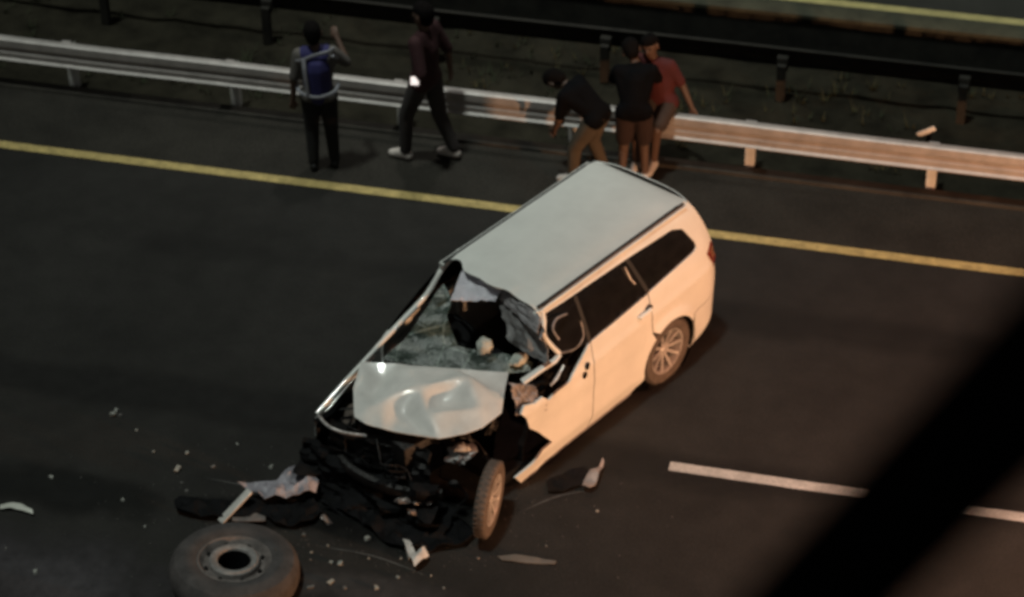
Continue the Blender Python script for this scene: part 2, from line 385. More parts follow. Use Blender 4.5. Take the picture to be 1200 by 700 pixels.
    # roof gutter moulding and wheel-arch lining
    mesh('roof_moulding', *tube([(x, sgn*(.606 if x > -.45 else .606), 1.790-(0.012 if x < -.5 else 0)) for x in (-.60, -.5, 0, .5, 1.0, 1.5, 1.72)], .019, 8, .5), groove_m, car)
    mesh('roof_moulding', *tube([(x, sgn*(.645), 1.765) for x in (-.60, -.5, 0, .5, 1.0, 1.5, 1.74)], .013, 8, .9), paint, car)
    mesh('wheel_arch_liner', *[q for q in lathe([(.43, 0), (.43, .28)], 30)], black, car, loc=(0, .62*sgn if sgn > 0 else -.90, .37))
# bright reflection on the tinted windows, shaped as an added metal bar
mesh('window_reflection_bar', *tube([(.50, side_y(.5, 1.62)+.006, 1.64), (.47, side_y(.47, 1.5)+.006, 1.50), (.44, side_y(.44, 1.42)+.006, 1.44)], .010, 6), bright_metal, car)

# roof, with its torn and folded front edge
nx, ny = 70, 34; V, Fc = [], []
for i in range(nx+1):
    for j in range(ny+1):
        v = -1+2*j/ny; y = .600*v
        fr = 1.74+.05*nz((v*2.5, 1, 0), 1, 5)-.12*math.exp(-((v+.85)/.25)**2)
        u = i/nx; x = -.70+(fr+.70)*u
        z = 1.785+.050*(1-v*v)*min(1, (x+.75)*3)
        if x < -.52: t = (-.52-x)/.18; z -= .045*t*t; y *= 1-.02*t
        if x > 1.35:
            t = min(1, (x-1.35)/.4); z += t*(.020*nz((x*6, y*5, 0), 1, 8)) - .05*t*t*max(0, nz((y*4, 2, 2), 1, 3)+.35)
        V.append(Vector((x, y, z)))
k = ny+1
for i in range(nx):
    for j in range(ny): Fc.append((i*k+j, (i+1)*k+j, (i+1)*k+j+1, i*k+j+1))
roof = mesh('roof', V, Fc, paint, car, solid=-.01)
roof['label'] = 'white roof with its front edge torn and folded'
def crumple_grid(name, P00, P10, P11, P01, m, parent, amp=.04, n=(18, 14), freq=6, seed=1, solid=.006, ragged=.0, normal=None, sharp=False):
    P00, P10, P11, P01 = map(Vector, (P00, P10, P11, P01)); nx, ny = n
    N = normal or (P10-P00).cross(P01-P00).normalized(); V, Fc = [], []
    for i in range(nx+1):
        for j in range(ny+1):
            u, v = i/nx, j/ny
            p = P00.lerp(P10, u).lerp(P01.lerp(P11, u), v)
            d = nz((u*freq, v*freq*.8, 0), 1, seed)
            d = (abs(d)*2-.5) if sharp else d
            p = p+N*(amp*d+amp*.4*nz((u*freq*3, v*freq*3, 0), 1, seed+3))
            if ragged and (i in (0, nx) or j in (0, ny)): p = p+Vector((nz((u*20, v*20, 1)), nz((u*20, v*20, 5)), 0))*ragged
            V.append(p)
    k = ny+1; Fc = [(i*k+j, (i+1)*k+j, (i+1)*k+j+1, i*k+j+1) for i in range(nx) for j in range(ny)]
    return mesh(name, V, Fc, m, parent, solid=solid, auto=20)
# folded flap of the roof skin hanging over the torn screen
def C3(x, y, z): return cin(x, y, 2, z)
flap = crumple_grid('roof_flap', C3(547, 303, 1.77), C3(592, 332, 1.80), C3(580, 353, 1.66), C3(528, 353, 1.64), mat('creased_paint_underside', (.62, .60, .66), .6, var=.1), car, amp=.03, freq=4, seed=11, ragged=.01, sharp=True)
crumple_grid('roof_flap', C3(590, 334, 1.795), C3(634, 372, 1.77), C3(630, 392, 1.66), C3(585, 350, 1.63), paint_in, car, amp=.03, freq=4, seed=4, ragged=.01, sharp=True)
crumple_grid('torn_headliner', C3(586, 350, 1.60), C3(636, 385, 1.68), C3(640, 428, 1.35), C3(598, 402, 1.35), mat('torn_grey_lining', (.26, .25, .25), .8, var=.35, scale=4, bump=.4), car, amp=.06, freq=2, seed=6, ragged=.03, sharp=True)
# tailgate and rear glass
rp = [(-.67, 1.765), (-.71, 1.70), (-.79, 1.52), (-.88, 1.25), (-.93, .95), (-.975, .655), (-1.0, .52), (-.90, .30)]
V, Fc = [], []; nj = 16
for (x, z) in rp:
    hw = side_y(x, z)-.004
    for j in range(nj+1):
        v = -1+2*j/nj; V.append(Vector((x-.10*(1-v**4), v*hw, z)))
for i in range(len(rp)-1):
    for j in range(nj): Fc.append((i*(nj+1)+j, i*(nj+1)+j+1, (i+1)*(nj+1)+j+1, (i+1)*(nj+1)+j))
tgt = mesh('tailgate', V, Fc, paint, car, solid=.01)
crumple_grid('rear_window', (-.80, -.58, 1.66), (-.80, .58, 1.66), (-.915, .64, 1.28), (-.915, -.64, 1.28), glass_m, car, amp=0, n=(6, 4), seed=1)
for sgn in (1, -1):
    o = side_panel('tail_light', [(-.70, 1.20), (-.84, 1.26), (-.882, 1.22), (-.925, .98), (-.84, .96)], red_lens, sgn, car, off=.008, thick=.01)

# cabin inside: floor, firewall, dashboard, seats, airbag
mesh('floor_pan', *box((.9, 0, .20), (3.3, 1.60, .12)), black, car, bevel=.02)
mesh('inner_shell', *box((-.72, 0, .75), (.06, 1.5, 1.0)), black, car)
V, Fc = joined([box((2.15, -.1, .58), (.10, 1.5, .75), R(-12)), box((1.85, -.1, .88), (.45, 1.3, .20), R(-14), 0, R(8))])
mesh('dashboard', V, Fc, black, car, bevel=.03)
V, Fc = tube([(1.80+.19*math.cos(a)*.35, -.38+.19*math.sin(a), 1.12+.19*math.cos(a)) for a in [2*math.pi*i/24 for i in range(25)]], .016, 8)
mesh('steering_wheel', V, Fc, black, car)
for y in (-.38, .38):
    o = mesh('seat', *box((1.15, y, .62), (.52, .50, .18)), seat_m, car, bevel=.05)
    mesh('backrest', *box((.82, y, .98), (.16, .48, .66), 0, 0, R(-14)), seat_m, o, bevel=.05)
    mesh('headrest', *box((.72, y, 1.40), (.10, .24, .18)), seat_m, o, bevel=.035)
def blob(name, c, r, m, parent, seed=1, amp=.25, nn=20, freq=2.2):
    V, Fc = lathe([(math.sin(math.pi*i/12)*1.0+1e-4, math.cos(math.pi*i/12)) for i in range(13)], nn, 'Z')
    V = [Vector((v.x*r[0], v.y*r[1], v.z*r[2]))*(1+amp*nz(v, freq, seed)) for v in V]
    return mesh(name, V, Fc, m, parent, loc=c)
blob('airbag', C3(568, 408, 1.25), (.075, .085, .11), bag_m, car, 3, .3)
blob('airbag', C3(608, 421, 1.20), (.11, .07, .05), bag_m, car, 5, .3)
# windscreen sheet: shattered, sagging on the dashboard, open at the hole
def plane3(A, B, Cc):
    n = (B-A).cross(Cc-A).normalized()
    def hit(x, y):
        o = CI @ CAM; d = CI.to_3x3() @ (Fw*F_PX+R2*(x-600)+U2*(350-y)); return o+d*((A-o).dot(n)/d.dot(n))
    return hit, n
hit, wn = plane3(Vector((2.77, -.76, 1.10)), Vector((1.60, -.58, 1.72)), Vector((2.05, .42, 1.10)))
if wn.z < 0: wn = -wn
poly = [(446, 422), (472, 401), (490, 378), (507, 350), (520, 333), (527, 345), (529, 356), (524, 372), (528, 385), (533, 397), (536, 405), (548, 409), (560, 412), (572, 416), (590, 414), (604, 420), (625, 425), (622, 436), (590, 438), (510, 431)]
ov, fs = cdt([Vector(q) for q in poly], 5.0)
V = []
for q in ov:
    p = hit(q.x, q.y); e = abs(nz((q.x*.022, q.y*.03, 0), 1, 2))
    p = p+wn*(.07*e+.012*nz((q.x*.08, q.y*.08, 0), 1, 5)); V.append(p)
o = mesh('windscreen', V, fs, shatter, car, auto=12, solid=.005); o['label'] = 'shattered greenish windscreen with a large hole'
V = [hit(*q)+wn*.012 for q in ((432, 424), (440, 416), (452, 404), (470, 386), (478, 376), (462, 400), (458, 415), (450, 423))]
# pillars and window frame at the crushed corner
def P(x, y, ax, v): return cin(x, y, ax, v)
ap = [Vector((1.45, -.625, 1.775)), Vector((1.70, -.645, 1.69)), cin(500, 345, 1, -.68), cin(468, 379, 1, -.70), cin(437, 412, 1, -.75), cin(400, 452, 1, -.80), cin(371, 485, 1, -.82)]
mesh('windscreen_pillar', *tube(smoothpath(ap, 4), [.03]*8+[.028]*8+[.022]*9, 8, .8), paint, car)
mesh('windscreen_pillar', *tube(smoothpath([Vector((1.70, .640, 1.765)), cin(637, 375, 1, .68), cin(637, 392, 1, .74), cin(645, 404, 1, .79), cin(655, 414, 1, .83)], 5), .028, 8, .9), paint, car)
mesh('window_frame', *tube(smoothpath([cin(657, 414, 1, .84), cin(673, 409, 1, .84), cin(683, 396, 1, .83), cin(681, 380, 1, .78), cin(672, 362, 1, .70)], 5), .012, 8), bright_metal, car)
mesh('window_frame', *tube(smoothpath([cin(664, 368, 1, .72), cin(652, 374, 1, .75), cin(648, 386, 1, .78), cin(655, 398, 1, .82)], 5), .011, 8), paint_in, car)
mesh('pillar_stub', *tube([cin(655, 416, 1, .84), cin(650, 423, 1, .85), cin(632, 434, 1, .80), cin(612, 448, 1, .72)], [.03, .035, .04, .045], 8, .6), paint, car)
mesh('pillar_stub', *tube([cin(660, 428, 1, .88), cin(652, 444, 1, .90), cin(645, 452, 1, .90)], [.012, .02, .012], 8, .6), lens, car)
# torn structure behind the missing wing; shade of the hole painted near-black
crumple_grid('inner_wing', cin(690, 395, 1, .80), cin(645, 470, 1, .86), cin(600, 470, 1, .66), cin(640, 415, 1, .66), black, car, amp=.09, freq=5, seed=9, ragged=.03, sharp=True)
crumple_grid('inner_wing', cin(655, 462, 1, .84), cin(650, 522, 1, .86), cin(575, 545, 1, .66), cin(590, 470, 1, .62), mat('hole_shade', (.0015, .0015, .003), .9, spec=.05, var=.3, bump=.2), car, amp=.03, freq=3, seed=12, ragged=.03, sharp=True)
crumple_grid('firewall', (2.35, -.75, .25), (2.2, .80, .25), (2.0, .75, .95), (2.5, -.75, .98), black, car, amp=.06, freq=4, seed=15)

crumple_grid('torn_wing', cin(597, 449, 1, .74), cin(624, 452, 1, .80), cin(640, 480, 1, .885), cin(606, 488, 1, .84), paint_in, car, amp=.07, freq=3, seed=41, ragged=.03, sharp=True)
# bonnet: crumpled sheet, big folds
H = {'a': cin(423, 424, 2, 1.12), 'b': cin(596, 437, 2, 1.13), 'c': cin(586, 480, 2, 1.02), 'd': cin(522, 513, 2, .95), 'e': cin(465, 509, 2, .95), 'f': cin(417, 492, 2, .98)}
hp = [(423, 424), (470, 427), (530, 432), (596, 437), (592, 455), (588, 484), (566, 501), (545, 509), (515, 514), (480, 509), (450, 503), (428, 497), (415, 488), (414, 455)]
def ridge(x, y, x0, y0, x1, y1, wd, h):
    ax, ay = x1-x0, y1-y0; L = math.hypot(ax, ay); t = max(0, min(1, ((x-x0)*ax+(y-y0)*ay)/L/L)); d = math.hypot(x-x0-ax*t, y-y0-ay*t)
    return h*max(0, 1-d/wd)
# fold points of the buckled sheet and how far each stands up or is pushed in (metres)
folds = [(449, 441, -.030), (436, 459, -.022), (462, 450, .016), (478, 436, .020), (450, 470, .012), (492, 460, .034), (546, 448, .042), (574, 465, .022),
         (518, 469, -.026), (562, 481, .022), (500, 489, .026), (471, 479, -.026), (490, 501, -.020), (540, 493, .012), (432, 478, .010), (520, 440, -.006), (566, 446, -.012), (424, 444, .008)]
pts_ = [(q[0], q[1], 0) for q in hp]+folds
ov, oe, fs, *_ = delaunay_2d_cdt([Vector(q[:2]) for q in pts_], [(k, (k+1) % len(hp)) for k in range(len(hp))]+[(len(hp)+a_, len(hp)+b_) for a_, b_ in ((4, 5), (5, 6), (6, 7), (0, 1), (11, 12), (10, 9), (2, 3), (4, 14))], [], 1, 1e-6)
V = []
for q in ov:
    h = min(pts_, key=lambda t: (t[0]-q.x)**2+(t[1]-q.y)**2)[2]
    V.append(cin(q.x, q.y, 2, 1.15-.0020*(q.y-425))+Vector((0, 0, h*2.4)))
# refine every facet so its surface can dish slightly between the creases
bm = bmesh.new(); bv = [bm.verts.new(v) for v in V]
for f in fs: bm.faces.new([bv[k] for k in f])
bmesh.ops.subdivide_edges(bm, edges=bm.edges[:], cuts=5, use_grid_fill=True)
for _ in range(3): bmesh.ops.smooth_vert(bm, verts=[v for v in bm.verts if not v.is_boundary], factor=.5, use_axis_x=True, use_axis_y=True, use_axis_z=True)
for v in bm.verts: v.co.z += .007*nz(v.co, 7, 7)+.003*abs(nz(v.co, 17, 3))
bm.verts.index_update(); V = [v.co.copy() for v in bm.verts]; fs = [tuple(v.index for v in f.verts) for f in bm.faces]; bm.free()
o = mesh('bonnet', V, fs, mat('scuffed_bonnet_paint', (.72, .71, .68), .38, var=.10, scale=3, bump=.03, bscale=6, coat=.2), car, auto=30, solid=.008); o['label'] = 'crumpled white bonnet buckled into sharp folds'
# right wing with its thin bright edge
w0, w1, w2 = cin(437, 414, 1, -.76), cin(400, 454, 1, -.81), cin(373, 487, 1, -.82)
V = []
for p, wd in ((w0, .03), (w0.lerp(w1, .5), .035), (w1, .04), (w1.lerp(w2, .5), .04), (w2, .035)):
    V += [p+Vector((0, wd, -.012)), p+Vector((0, 0, .0)), p+Vector((0, -.05, -.06)), p+Vector((0, -.07, -.25)), p+Vector((-.02, -.06, -.52))]
Fc = [(i*5+j, (i+1)*5+j, (i+1)*5+j+1, i*5+j+1) for i in range(4) for j in range(4)]
mesh('front_wing', V, Fc, paint, car, solid=.008)
mesh('grille_surround', *tube(smoothpath([cin(374, 488, 2, .86), cin(384, 499, 2, .84), cin(402, 507, 2, .82), cin(430, 511, 2, .80)], 5), .018, 8), bright_metal, car)
# engine bay wreckage
V, Fc = joined([box((2.95, -.05, .62), (.62, .75, .45), R(-10)), box((2.85, .05, .90), (.42, .5, .12), R(-14))])
mesh('engine', V, Fc, soot, car, bevel=.03)
mesh('engine_cover', *box((2.9, -.05, .88), (.35, .45, .05), R(-10)), black, car, bevel=.015)
crumple_grid('radiator', (3.50, -.62, .25), (3.25, .50, .25), (3.15, .46, .82), (3.45, -.60, .86), soot, car, amp=.06, freq=5, seed=21, sharp=True)
crumple_grid('front_bumper', (3.72, -.86, .10), (3.45, .72, .06), (3.28, .62, .55), (3.62, -.84, .62), black, car, amp=.13, freq=4, seed=23, n=(30, 14), ragged=.03, sharp=True)
crumple_grid('splash_shield', (3.78, -.50, .04), (3.55, .80, .03), (3.1, .72, .22), (3.3, -.6, .25), black, car, amp=.08, freq=5, seed=26, n=(24, 12), ragged=.04, sharp=True)
mesh('bumper_beam', *tube(smoothpath([(3.35, -.70, .50), (3.52, -.3, .46), (3.46, .2, .42), (3.2, .62, .40)]), .05, 8, 1.4), soot, car)
mesh('battery', *box((2.8, -.55, .86), (.26, .18, .2), .2), black, car, bevel=.01)
crumple_grid('inner_wing', (2.6, -.80, .35), (3.5, -.80, .3), (3.5, -.74, .80), (2.6, -.72, .95), black, car, amp=.05, freq=4, seed=31)
for i in range(16):
    a = Vector((random.uniform(2.7, 3.6), random.uniform(-.65, .6), random.uniform(.35, .85))); pts = [a]
    for j in range(4): pts.append(pts[-1]+Vector((random.uniform(-.14, .14), random.uniform(-.18, .18), random.uniform(-.14, .08))))
    mesh('hose', *tube(smoothpath(pts, 4), random.uniform(.008, .022), 7), random.choice([black, black, soot]), car)
lab_bits = [((541, 531), .68, (.13, .11, .09), lens, 'headlight'), ((492, 586), .35, (.03, .05, .08), bright_metal, 'torn_bracket'), ((503, 583), .38, (.05, .03, .08), bright_metal, 'torn_bracket'), ((486, 602), .25, (.10, .03, .03), bright_metal, 'torn_bracket'), ((472, 587), .35, (.03, .08, .03), bright_metal, 'torn_bracket'),
            ((532, 567), .45, (.06, .04, .03), soot, 'torn_bracket'), ((466, 530), .62, (.14, .03, .03), soot, 'torn_bracket'), ((455, 527), .64, (.05, .04, .03), bright_metal, 'torn_bracket'), ((548, 512), .75, (.09, .03, .04), soot, 'torn_bracket'), ((575, 500), .80, (.10, .05, .05), soot, 'torn_bracket'), ((383, 610), .04, (.05, .07, .02), bright_metal, 'torn_bracket'), ((604, 462), .92, (.08, .06, .05), soot, 'torn_bracket'), ((620, 452), .96, (.06, .04, .10), bright_metal, 'torn_bracket')]
for i, ((x, y), z, s, m, nm) in enumerate(lab_bits):
    o = blob(nm, cin(x, y, 2, z), s, m, car, i+2, .8, 12, 1.7); o.rotation_euler = (i*.7, i*1.3, i)
# wheels
def wheel(name, loc, az, tilt=0, m=tyre_m, sgn=1, hi=True):
    e = bpy.data.objects.new(name, None); C.objects.link(e); e.parent = car; e.location = loc; e.rotation_euler = (tilt, 0, az)
    prof = [(.25, -.10), (.30, -.115), (.355, -.11), (.375, -.085), (.380, -.04), (.380, .04), (.375, .085), (.355, .11), (.30, .118), (.262, .105), (.255, .08)]
    mesh('tyre', *lathe(prof, 44), m, e)
    tv, tf = joined([box((.379*math.cos(a), s*.055, .379*math.sin(a)), (.012, .07, .018), 0, 0, -a) for a in [2*math.pi*i/40 for i in range(40)] for s in (-1, 1)])
    tag(mesh('tread', tv, tf, m, e, smooth=False), kind='stuff')
    V, Fc = lathe([(.255, -.09), (.25, .0), (.262, .09), (.258, .100), (.246, .098), (.238, .07), (.235, -.05), (.0, -.06)], 44)
    parts = [(V, Fc)]
    rim = mesh('rim', V, Fc, rim_m, e)
    mesh('brake_disc', *lathe([(0, -.01), (.17, -.01), (.17, .005), (0, .006)], 30), black, e)
    for i in range(10):
        a = 2*math.pi*i/10; c, s = math.cos(a), math.sin(a)
        def Q(r, t, h): return Vector((r*c-t*s, h, r*s+t*c))
        V = [Q(.045, -.018, .045), Q(.045, .018, .045), Q(.245, .016, .088), Q(.245, -.016, .088), Q(.045, -.018, .02), Q(.045, .018, .02), Q(.245, .016, .06), Q(.245, -.016, .06)]
        mesh('spoke', V, [(0, 1, 2, 3), (4, 7, 6, 5), (0, 3, 7, 4), (1, 5, 6, 2), (0, 4, 5, 1), (3, 2, 6, 7)], rim_m, rim, smooth=False)
    mesh('hub_cap', *lathe([(.0, .066), (.03, .064), (.052, .052), (.058, .03)], 24), rim_m, rim)
    return e
wheel('rear_wheel', (0.0, .80, .375), 0)
wheel('rear_wheel', (0.0, -.80, .375), math.pi)
fwl = wheel('front_wheel', (2.95, 1.0, .385), R(25), R(-3)); fwl.scale = (1, .55, 1)
wheel('front_wheel', (2.85, -.72, .375), math.pi)

# ------------------------------------------------------------------ truck wheel on the road
tw = empty('truck_wheel', px(275, 686, .0), R(20), 'large dusty truck wheel lying flat on the road by the crushed front', 'wheel')
tw.rotation_euler = (R(-4), R(4), .3)
tp = [(.30, .0), (.40, -.0), (.50, .02), (.535, .06), (.550, .12), (.550, .18), (.535, .24), (.50, .285), (.42, .305), (.33, .295), (.30, .27)]
dust = mat('dusty_truck_rubber', (.072, .063, .061), .85, var=.25, scale=6, bump=.3); dust2 = mat('dusty_truck_rim', (.17, .145, .135), .7, var=.3, scale=8, bump=.3)
mesh('tyre', *lathe(tp, 64, 'Z'), dust, tw)
rimo = mesh('rim', *lathe([(.31, .27), (.315, .285), (.30, .288), (.285, .27), (.26, .235), (.22, .225), (.19, .23)], 56, 'Z'), dust2, tw)
mesh('hub_flange', *lathe([(.215, .215), (.212, .275), (.195, .292), (.165, .292), (.145, .28), (.138, .262)], 48, 'Z'), mat('worn_hub_metal', (.27, .25, .24), .6, .1, var=.25, scale=14), tw)
mesh('hub_bore', *lathe([(.0, .03), (.137, .03), (.1375, .262)], 40, 'Z'), black, tw)  # bore wall coloured black to paint in the dark of the hole
for i in range(8):
    a = 2*math.pi*i/8+.3
    mesh('wheel_nut', *lathe([(.0, .262), (.016, .261), (.019, .23)], 8, 'Z'), soot, rimo, loc=(.245*math.cos(a), .245*math.sin(a), -.005))

# ------------------------------------------------------------------ wreckage on the road
def gpoly(name, pts, m, label, cat, z=.012, amp=.02, thick=.006, parent=None, group=None, step=6.0, seed=1, lift=0):
    ov, fs = cdt([Vector(q) for q in pts], step)
    c = px(sum(p[0] for p in pts)/len(pts), sum(p[1] for p in pts)/len(pts)); c.z = 0; V = []
    for q in ov:
        w_ = px(q.x, q.y, z+lift); hz = z+amp*(.5+nz((w_.x*9, w_.y*9, 0), 1, seed)); V.append(Vector((w_.x-c.x, w_.y-c.y, max(.008, hz)+lift)))
    o = mesh(name, V, fs, m, parent, auto=15, solid=thick, loc=c)
    return tag(o, label, cat, group)
gpoly('torn_bumper', [(204, 588), (212, 584), (240, 587), (275, 588), (300, 582), (330, 590), (368, 588), (378, 600), (366, 612), (345, 618), (322, 615), (312, 606), (285, 608), (250, 608), (222, 605), (206, 600)], black, 'black torn bumper strip lying on the road under the white bar', 'bumper', z=.04, amp=.05, seed=4)
lav = mat('scuffed_white_panel', (.36, .34, .38), .5, var=.3, scale=9, bump=.3)
gpoly('torn_wing_panel', [(280, 573), (300, 568), (325, 566), (340, 553), (356, 547), (368, 534), (370, 545), (366, 560), (374, 568), (370, 576), (350, 582), (335, 586), (310, 585), (296, 577)], lav, 'crumpled pale torn body panel beside the crushed front', 'car panel', z=.09, amp=.09, seed=6, lift=.05)
a, b = px(293, 575, .20), px(258, 612, .03)
o = mesh('broken_bar', *box((0, 0, 0), ((a-b).length, .075, .02)), mat('pale_trim', (.55, .53, .50), .5, var=.15, bump=.3), bevel=.006)
o.location = (a+b)/2; o.rotation_euler = (a-b).to_track_quat('X', 'Z').to_euler(); tag(o, 'pale straight broken bar slanting across the black bumper strip', 'bar')
gpoly('bent_trim', [(272, 605), (300, 603), (311, 606), (311, 611), (290, 612), (272, 611)], dust2, 'short dull metal trim lying between black bumper strip and truck wheel', 'trim', z=.05, amp=.02)
gpoly('white_fragment', [(472, 632), (480, 636), (488, 650), (497, 646), (503, 653), (494, 662), (486, 667), (480, 655)], mat('white_fragment_plastic', (.62, .58, .54), .5), 'forked white plastic fragment in front of the crushed bumper', 'fragment', z=.05, amp=.06, step=4)
gpoly('curved_trim', [(0, 592), (12, 590), (26, 592), (38, 598), (39, 603), (28, 599), (12, 596), (0, 597)], mat('pale_curved_plastic', (.60, .60, .54), .5), 'thin curved white trim strip at the far left of the road', 'trim', z=.03, amp=.02, step=4)
gpoly('flat_strip', [(583, 652), (602, 650), (625, 653), (652, 658), (650, 662), (615, 660), (588, 657)], mat('flat_grey_plastic', (.16, .14, .12), .6), 'flat grey strip lying on the road ahead of the front wheel', 'strip', z=.012, amp=.01, step=4)
gpoly('wiper_fragment', [(684, 564), (692, 556), (700, 552), (706, 541), (708, 544), (703, 556), (698, 570), (690, 574), (682, 572)], mat('warm_scuffed_plastic', (.28, .25, .24), .5), 'bent pale fragment on the road beside the front door', 'fragment', z=.05, amp=.05, step=4)
gpoly('rubber_flap', [(640, 566), (660, 556), (684, 548), (694, 556), (684, 568), (660, 577), (642, 578)], black, 'black rubber flap lying below the torn door', 'flap', z=.02, amp=.03)
gpoly('black_liner', [(375, 590), (420, 612), (455, 640), (500, 648), (545, 640), (560, 625), (520, 600), (455, 590), (410, 575)], black, 'black plastic underbody liner spread under the crushed front', 'liner', z=.02, amp=.07, seed=9)
# oil and dust stains on the asphalt, with painted light and shade
def stain(name, pts, m, label, z):
    ov, fs = cdt([Vector(q) for q in pts], 9)
    o = mesh(name, [px(q.x, q.y, z) for q in ov], fs, m, smooth=False); tag(o, label, kind='structure'); return o
def blobpoly(cx, cy, rx, ry, n=40, seed=1, amp=.25):
    return [(cx+rx*math.cos(2*math.pi*i/n)*(1+amp*nz((math.cos(2*math.pi*i/n)*1.5, math.sin(2*math.pi*i/n)*1.5, 0), 1, seed)), cy+ry*math.sin(2*math.pi*i/n)*(1+amp*nz((math.cos(2*math.pi*i/n)*1.5, math.sin(2*math.pi*i/n)*1.5, 3), 1, seed))) for i in range(n)]
def soft_patch(name, cx, cy, lx, ly, rot, z, col, strength, label, rough=.8, scale=2.0, seed=0):
    g = px(cx, cy); m = mat(name+'_matter', col, rough, var=.2, scale=6, bump=.3, spec=.25); nt = m.node_tree; b = nt.nodes['Principled BSDF']
    tc = nt.nodes.new('ShaderNodeTexCoord'); ln = nt.nodes.new('ShaderNodeVectorMath'); ln.operation = 'LENGTH'
    mp = nt.nodes.new('ShaderNodeVectorMath'); mp.operation = 'MULTIPLY'; mp.inputs[1].default_value = (1/lx, 1/ly, 0)
    nt.links.new(tc.outputs['Object'], mp.inputs[0]); nt.links.new(mp.outputs[0], ln.inputs[0])
    n = nt.nodes.new('ShaderNodeTexNoise'); n.inputs['Scale'].default_value = scale; n.inputs['Detail'].default_value = 7; n.noise_dimensions = '4D'; n.inputs['W'].default_value = seed
    nt.links.new(tc.outputs['Object'], n.inputs['Vector'])
    a = nt.nodes.new('ShaderNodeMath'); a.operation = 'MULTIPLY_ADD'; a.inputs[1].default_value = 1.1; nt.links.new(n.outputs['Fac'], a.inputs[0]); nt.links.new(ln.outputs['Value'], a.inputs[2])
    mr = nt.nodes.new('ShaderNodeMapRange'); mr.interpolation_type = 'SMOOTHSTEP'; mr.inputs[1].default_value = .75; mr.inputs[2].default_value = 1.35; mr.inputs[3].default_value = strength; mr.inputs[4].default_value = 0
    nt.links.new(a.outputs[0], mr.inputs[0]); nt.links.new(mr.outputs[0], b.inputs['Alpha'])
    o = mesh(name, [(-lx*1.1, -ly*1.1, 0), (lx*1.1, -ly*1.1, 0), (lx*1.1, ly*1.1, 0), (-lx*1.1, ly*1.1, 0)], [(0, 1, 2, 3)], m, smooth=False, loc=(g.x, g.y, z), rot=(0, 0, rot))
    return tag(o, label, kind='structure')
soft_patch('dark_patch', 460, 600, 1.3, .75, .3, .0062, (.005, .005, .005), .95, 'dark oil and painted shade under the crushed front', .45, 2.5, 3)  # shadow below the front is painted in along with the oil
soft_patch('dark_patch', 300, 602, 1.0, .30, .05, .0070, (.006, .006, .006), .8, 'dark smear on the road beside the torn bumper strip', .5, 4, 5)
soft_patch('dark_patch', 70, 575, 1.5, .45, -.05, .0062, (.010, .010, .009), .8, 'dark smear across the road at the far left', .7, 2, 8)
soft_patch('dust_and_light_patch', 60, 675, 1.9, .8, .0, .0066, (.066, .060, .064), .85, 'pale patch of painted light on the road at the bottom left', .9, 1.6, 2)  # fainter light falling on this corner is put into the patch colour
soft_patch('dust_and_light_patch', 420, 690, 1.6, .35, .0, .0074, (.060, .053, .051), .8, 'pale dust spread on the road below the crushed front', .9, 2.6, 6)
soft_patch('tyre_polish', -100, 420, 18, .45, 0, .0020, (.020, .019, .018), .6, 'darker tyre-polished track along the carriageway', .7, .8, 12)
soft_patch('tyre_polish', 1000, 390, 12, .40, 0, .0020, (.019, .018, .017), .3, 'darker tyre-polished track along the carriageway', .7, .8, 14)
for k, (x0, y0, x1, y1) in enumerate(((372, 640, 500, 675), (240, 560, 372, 600), (610, 600, 690, 575))):
    a, b = px(x0, y0, .008), px(x1, y1, .008); mid = (a+b)/2+Vector((0, .06, 0)); P_ = smoothpath([a, mid, b], 8)
    V = []
    for i, p in enumerate(P_): t = (P_[min(i+1, len(P_)-1)]-P_[max(i-1, 0)]).normalized(); q = Vector((-t.y, t.x, 0))*.008*(math.sin(math.pi*i/(len(P_)-1))+.1); V += [p-q, p+q]
    tag(mesh('scrape_mark', V, [(2*i, 2*i+2, 2*i+3, 2*i+1) for i in range(len(P_)-1)], mat('scraped_asphalt', (.10, .095, .09), .8, var=.3, scale=12), smooth=False), 'thin pale scrape gouged into the road', kind='structure')
random.seed(21)
bits = [(136, 482, 5), (133, 487, 5), (141, 487, 5), (208, 552, 5), (219, 532, 3), (219, 577, 4), (144, 587, 5), (278, 521, 5), (7, 644, 4), (42, 672, 5), (365, 648, 5), (364, 657, 4), (388, 660, 4), (388, 684, 5), (364, 690, 4), (466, 678, 5), (441, 690, 4), (527, 635, 6), (430, 632, 6), (388, 569, 4), (213, 567, 4), (399, 662, 4), (505, 675, 4), (356, 628, 5), (384, 640, 4), (300, 628, 4), (560, 655, 4), (432, 655, 4), (470, 655, 3), (95, 560, 3), (170, 618, 3), (60, 560, 3), (250, 548, 3), (318, 548, 3), (180, 530, 3), (640, 640, 3), (700, 600, 4), (160, 505, 3), (404, 690, 3), (520, 690, 3)]
bm_ = [mat('glass_crumb', (.34, .34, .31), .4), mat('dull_crumb', (.16, .15, .14), .5)]
NEAR = ['on the open road far left', 'near the truck wheel', 'ahead of the crushed bumper', 'near the front wheel']
